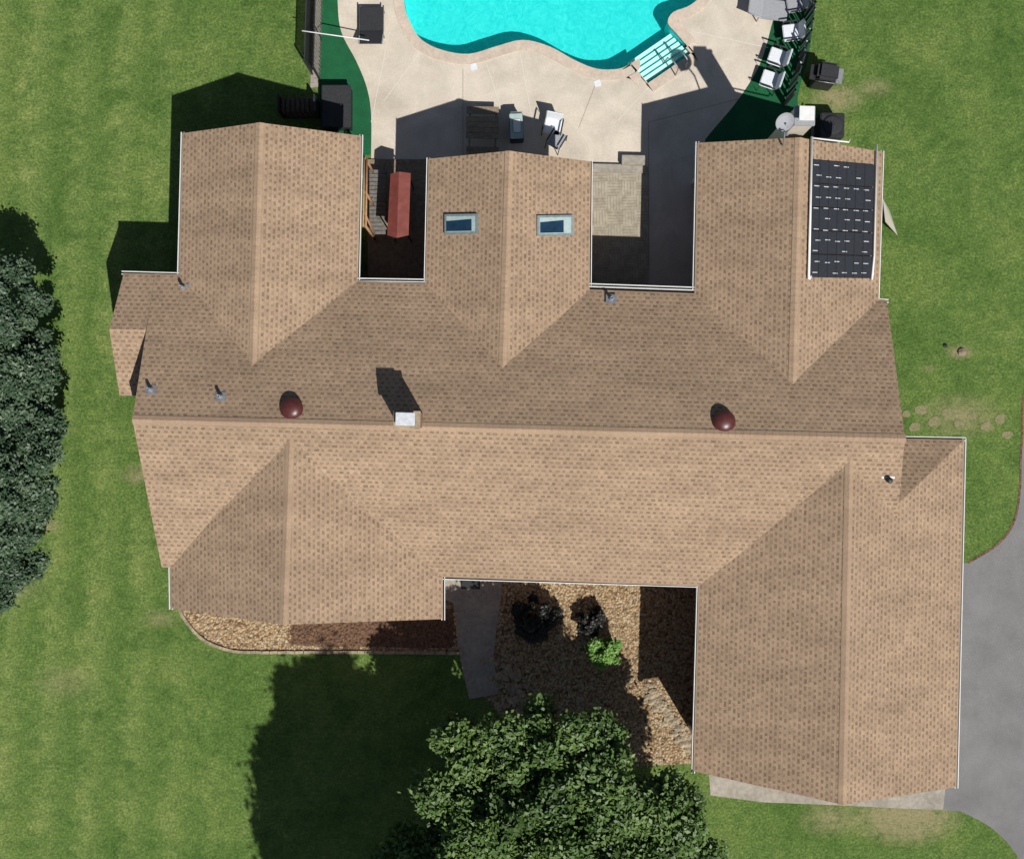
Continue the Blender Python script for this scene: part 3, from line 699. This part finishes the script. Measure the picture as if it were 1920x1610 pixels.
def fence(name,pts,hgt,mat,step=.11,post=1.6,fill=.55):
    e=empty(name,W(*pts[0])); P=[W(*p) for p in pts]; V=[];F=[]; V2=[];F2=[]
    for i in range(len(P)-1):
        d=P[i+1]-P[i]; L=d.length; rz=math.atan2(d.y,d.x); n=max(1,int(L/step))
        for k in range(n): addbox(V,F,P[i]+d*((k+.5)/n)+Vector((0,0,hgt/2)),(step*fill,.02,hgt-.06),rz)
        for z in (.15,hgt-.03): addbox(V2,F2,P[i]+d/2+Vector((0,0,z)),(L,.035,.035),rz)
        m=max(1,round(L/post))
        for k in range(m+1): addbox(V2,F2,P[i]+d*(k/m)+Vector((0,0,hgt/2+.03)),(.05,.05,hgt+.06),rz)
    mk('pickets',V,F,mat,e); mk('rails_and_posts',V2,F2,M['dark'] if mat!=M['dark'] else M['blackfab'],e); return e
M['fencegrey']=nm('weathered_fence',(.22,.2,.17),(.42,.38,.33),10,.9,.3)
fence('picket_fence',[(604,-360),(604,0),(600,150)],1.2,M['fencegrey'],.13)
V=[];F=[]
pa,pb=W(602,-360),W(598,165)
for k in range(60):
    addbox(V,F,pa.lerp(pb,(k+.5)/60)+Vector((-.14,0,.03)),(.24,.14,.03),random.uniform(-.1,.1),.1)
mk('paving_stone_row',V,F,M['path'])
fence('metal_fence',[(590,-360),(590,0),(586,140)],1.35,M['dark'],.1)
fc=smooth([(1512,-360),(1512,-150),(1511,0),(1507,45),(1497,105),(1479,165),(1470,200)],3,False)
fence('metal_fence',fc,1.2,M['dark'],.1,2.0,.3)
V=[];F=[]
sl=[W(*p)+Vector((0,0,1.28)) for p in fc]
for i in range(len(sl)-1):
    d=sl[i+1]-sl[i]; n=max(1,int(d.length/.16))
    for k in range(n): addbox(V,F,sl[i]+d*(k/n)+Vector((random.uniform(-.03,.03),0,-random.uniform(0,.5))),(.04,.05,.04),.3)
mk('string_lights',V,F,M['white'])
tube('skimmer_pole',[W(566,58,1.4),W(692,76,.9)],.018,M['white'])
w=W(882,1095); box('doormat',(w.x,w.y,.02),(.6,.28,.016),M['blackfab'],None,rz=ta)

# ---------------------------------------------------------------- vegetation
def leaves(name,clumps,n,size,mat,parent):
    cl=np.array(clumps); w=cl[:,3]**2; idx=np.random.choice(len(cl),n,p=w/w.sum())
    d=np.random.normal(size=(n,3)); d/=np.linalg.norm(d,axis=1)[:,None]
    rr=np.random.uniform(.3,1.0,n)+np.random.exponential(.13,n)
    P=cl[idx,:3]+d*(cl[idx,3]*rr)[:,None]*np.array([1,1,.75])
    nr=d*.35+np.array([.2,-.3,.8])+np.random.normal(size=(n,3))*.45; nr/=np.linalg.norm(nr,axis=1)[:,None]
    t=np.cross(nr,np.random.normal(size=(n,3))); t/=np.linalg.norm(t,axis=1)[:,None]; b=np.cross(nr,t)
    s=np.random.uniform(.6,1.3,n)[:,None]*size
    V=np.stack([P-t*s,P-b*s*.55+nr*s*.1,P+t*s,P+b*s*.55+nr*s*.1],1).reshape(-1,3)
    me=bpy.data.meshes.new(name); me.vertices.add(4*n); me.vertices.foreach_set('co',V.ravel())
    me.loops.add(4*n); me.loops.foreach_set('vertex_index',np.arange(4*n,dtype=np.int32)); me.polygons.add(n)
    me.polygons.foreach_set('loop_start',np.arange(0,4*n,4,dtype=np.int32))
    try: me.polygons.foreach_set('loop_total',np.full(n,4,dtype=np.int32))
    except Exception: pass
    me.update(calc_edges=True); me.validate()
    a=me.attributes.new('rnd','FLOAT','FACE'); cr=np.random.rand(len(cl)); a.data.foreach_set('value',(.5*cr[idx]+.5*np.random.rand(n)).astype(np.float32))
    me.materials.append(mat); o=bpy.data.objects.new(name,me); sc.collection.objects.link(o)
    o.parent=parent; o.matrix_parent_inverse=Matrix.Translation(-Vector(parent.location)); return o
def crown(c,rx,ry,rz,n,r0,r1):
    """clumps filling an uneven domed crown"""
    out=[]; ph=random.uniform(0,6)
    for i in range(n):
        th=random.uniform(0,2*math.pi); u=math.sqrt(random.random())
        edge=.93+.06*math.sin(3*th+ph)+.05*math.sin(7*th+2*ph)+.03*math.sin(13*th)
        x=math.cos(th)*u*edge; y=math.sin(th)*u*edge
        dome=math.sqrt(max(0,1-.9*u*u)); z=dome*random.choice((random.uniform(.5,1),random.uniform(-.2,.7)))+.16*math.sin(4*x*3+ph)*math.cos(3*y*3)
        out.append((c[0]+x*rx,c[1]+y*ry,c[2]+z*rz,random.uniform(r0,r1)))
    return out
def tree(name,base,c,rx,ry,rz,ncl,r0,r1,nl,size,mat,tr=.2):
    e=empty(name,(base[0],base[1],0)); cl=crown(c,rx,ry,rz,ncl,r0,r1)
    b=Vector((base[0],base[1],0)); top=Vector(c)-Vector((0,0,rz*.1))
    tube('trunk',[b,b.lerp(top,.35)+Vector((.1,.05,0)),b.lerp(top,.7),top],tr,M['bark'],e,tr*.4,10)
    for i in range(min(22,ncl)):
        q=Vector(cl[i][:3]); s=b.lerp(top,random.uniform(.45,.95)); m=(s+q)/2+Vector((0,0,.15))
        tube('limb_%d'%i,[s,m,q],tr*.32,M['bark'],e,tr*.08,6)
    leaves('crown',cl,nl,size,mat,e); return e
tree('maple_tree',(1.0,-12.6),(.95,-12.4,3.8),4.9,4.75,1.9,420,.26,.58,210000,.078,M['leafA'],.24)
tree('maple_tree',(-1.3,-18.6),(-1.1,-18.5,10.5),2.5,4.1,1.6,200,.35,.7,80000,.11,M['leafA'],.3)
tree('evergreen_tree',(-15.2,2.6),(-15.3,2.3,2.4),2.1,2.6,1.8,170,.18,.42,62000,.06,M['leafB'],.18)
tree('evergreen_tree',(-14.9,-.6),(-15.0,-1.0,2.1),2.0,2.5,1.5,170,.18,.42,62000,.06,M['leafB'],.16)
tree('evergreen_tree',(-15.4,-4.0),(-15.6,-3.7,1.7),1.7,2.0,1.3,90,.18,.4,34000,.06,M['leafB'],.14)
def shrub(name,x,y,r,h,mat,n,size):
    w=W(x,y,h*.6); e=empty(name,(w.x,w.y,0)); cl=crown((w.x,w.y,h*.3),r*.85,r*.85,h*.6,36,r*.14,r*.3)
    for i in range(5): tube('stem_%d'%i,[(w.x,w.y,0),cl[i][:3]],.02,M['bark'],e,.008,5)
    leaves('foliage',cl,n,size,mat,e)
shrub('plum_shrub',1108,1165,.5,.8,M['leafD'],6000,.045)
shrub('green_shrub',1134,1222,.58,1.5,M['leafC'],7000,.05)
shrub('plum_shrub',1005,1160,.8,1.3,M['leafD'],11000,.05)

# ---------------------------------------------------------------- light
sx,sy,sz=.40,-.67,1.0   # direction toward the sun
el=math.atan2(sz,math.hypot(sx,sy)); az=math.atan2(sx,sy)
wd_=bpy.data.worlds.new('World'); sc.world=wd_; wd_.use_nodes=True; nt=wd_.node_tree
sky=nt.nodes.new('ShaderNodeTexSky'); sky.sky_type='NISHITA'; sky.sun_disc=False; sky.sun_elevation=el; sky.sun_rotation=az
nt.links.new(sky.outputs[0],nt.nodes['Background'].inputs[0]); nt.nodes['Background'].inputs[1].default_value=.05
L=bpy.data.lights.new('sun','SUN'); L.energy=4.8; L.angle=math.radians(.5); L.color=(1,.97,.92)
lo=bpy.data.objects.new('sun',L); sc.collection.objects.link(lo); lo.rotation_euler=Vector((sx,sy,sz)).to_track_quat('Z','Y').to_euler(); lo.location=(10,-17,25)
cam=bpy.data.cameras.new('camera'); co=bpy.data.objects.new('camera',cam); sc.collection.objects.link(co)
co.location=(0,0,H); co.rotation_euler=(0,0,0); cam.sensor_width=36; cam.lens=36*H/32; cam.clip_end=1000; sc.camera=co
sc.view_settings.view_transform='Standard'; sc.view_settings.look='None'; sc.view_settings.exposure=0
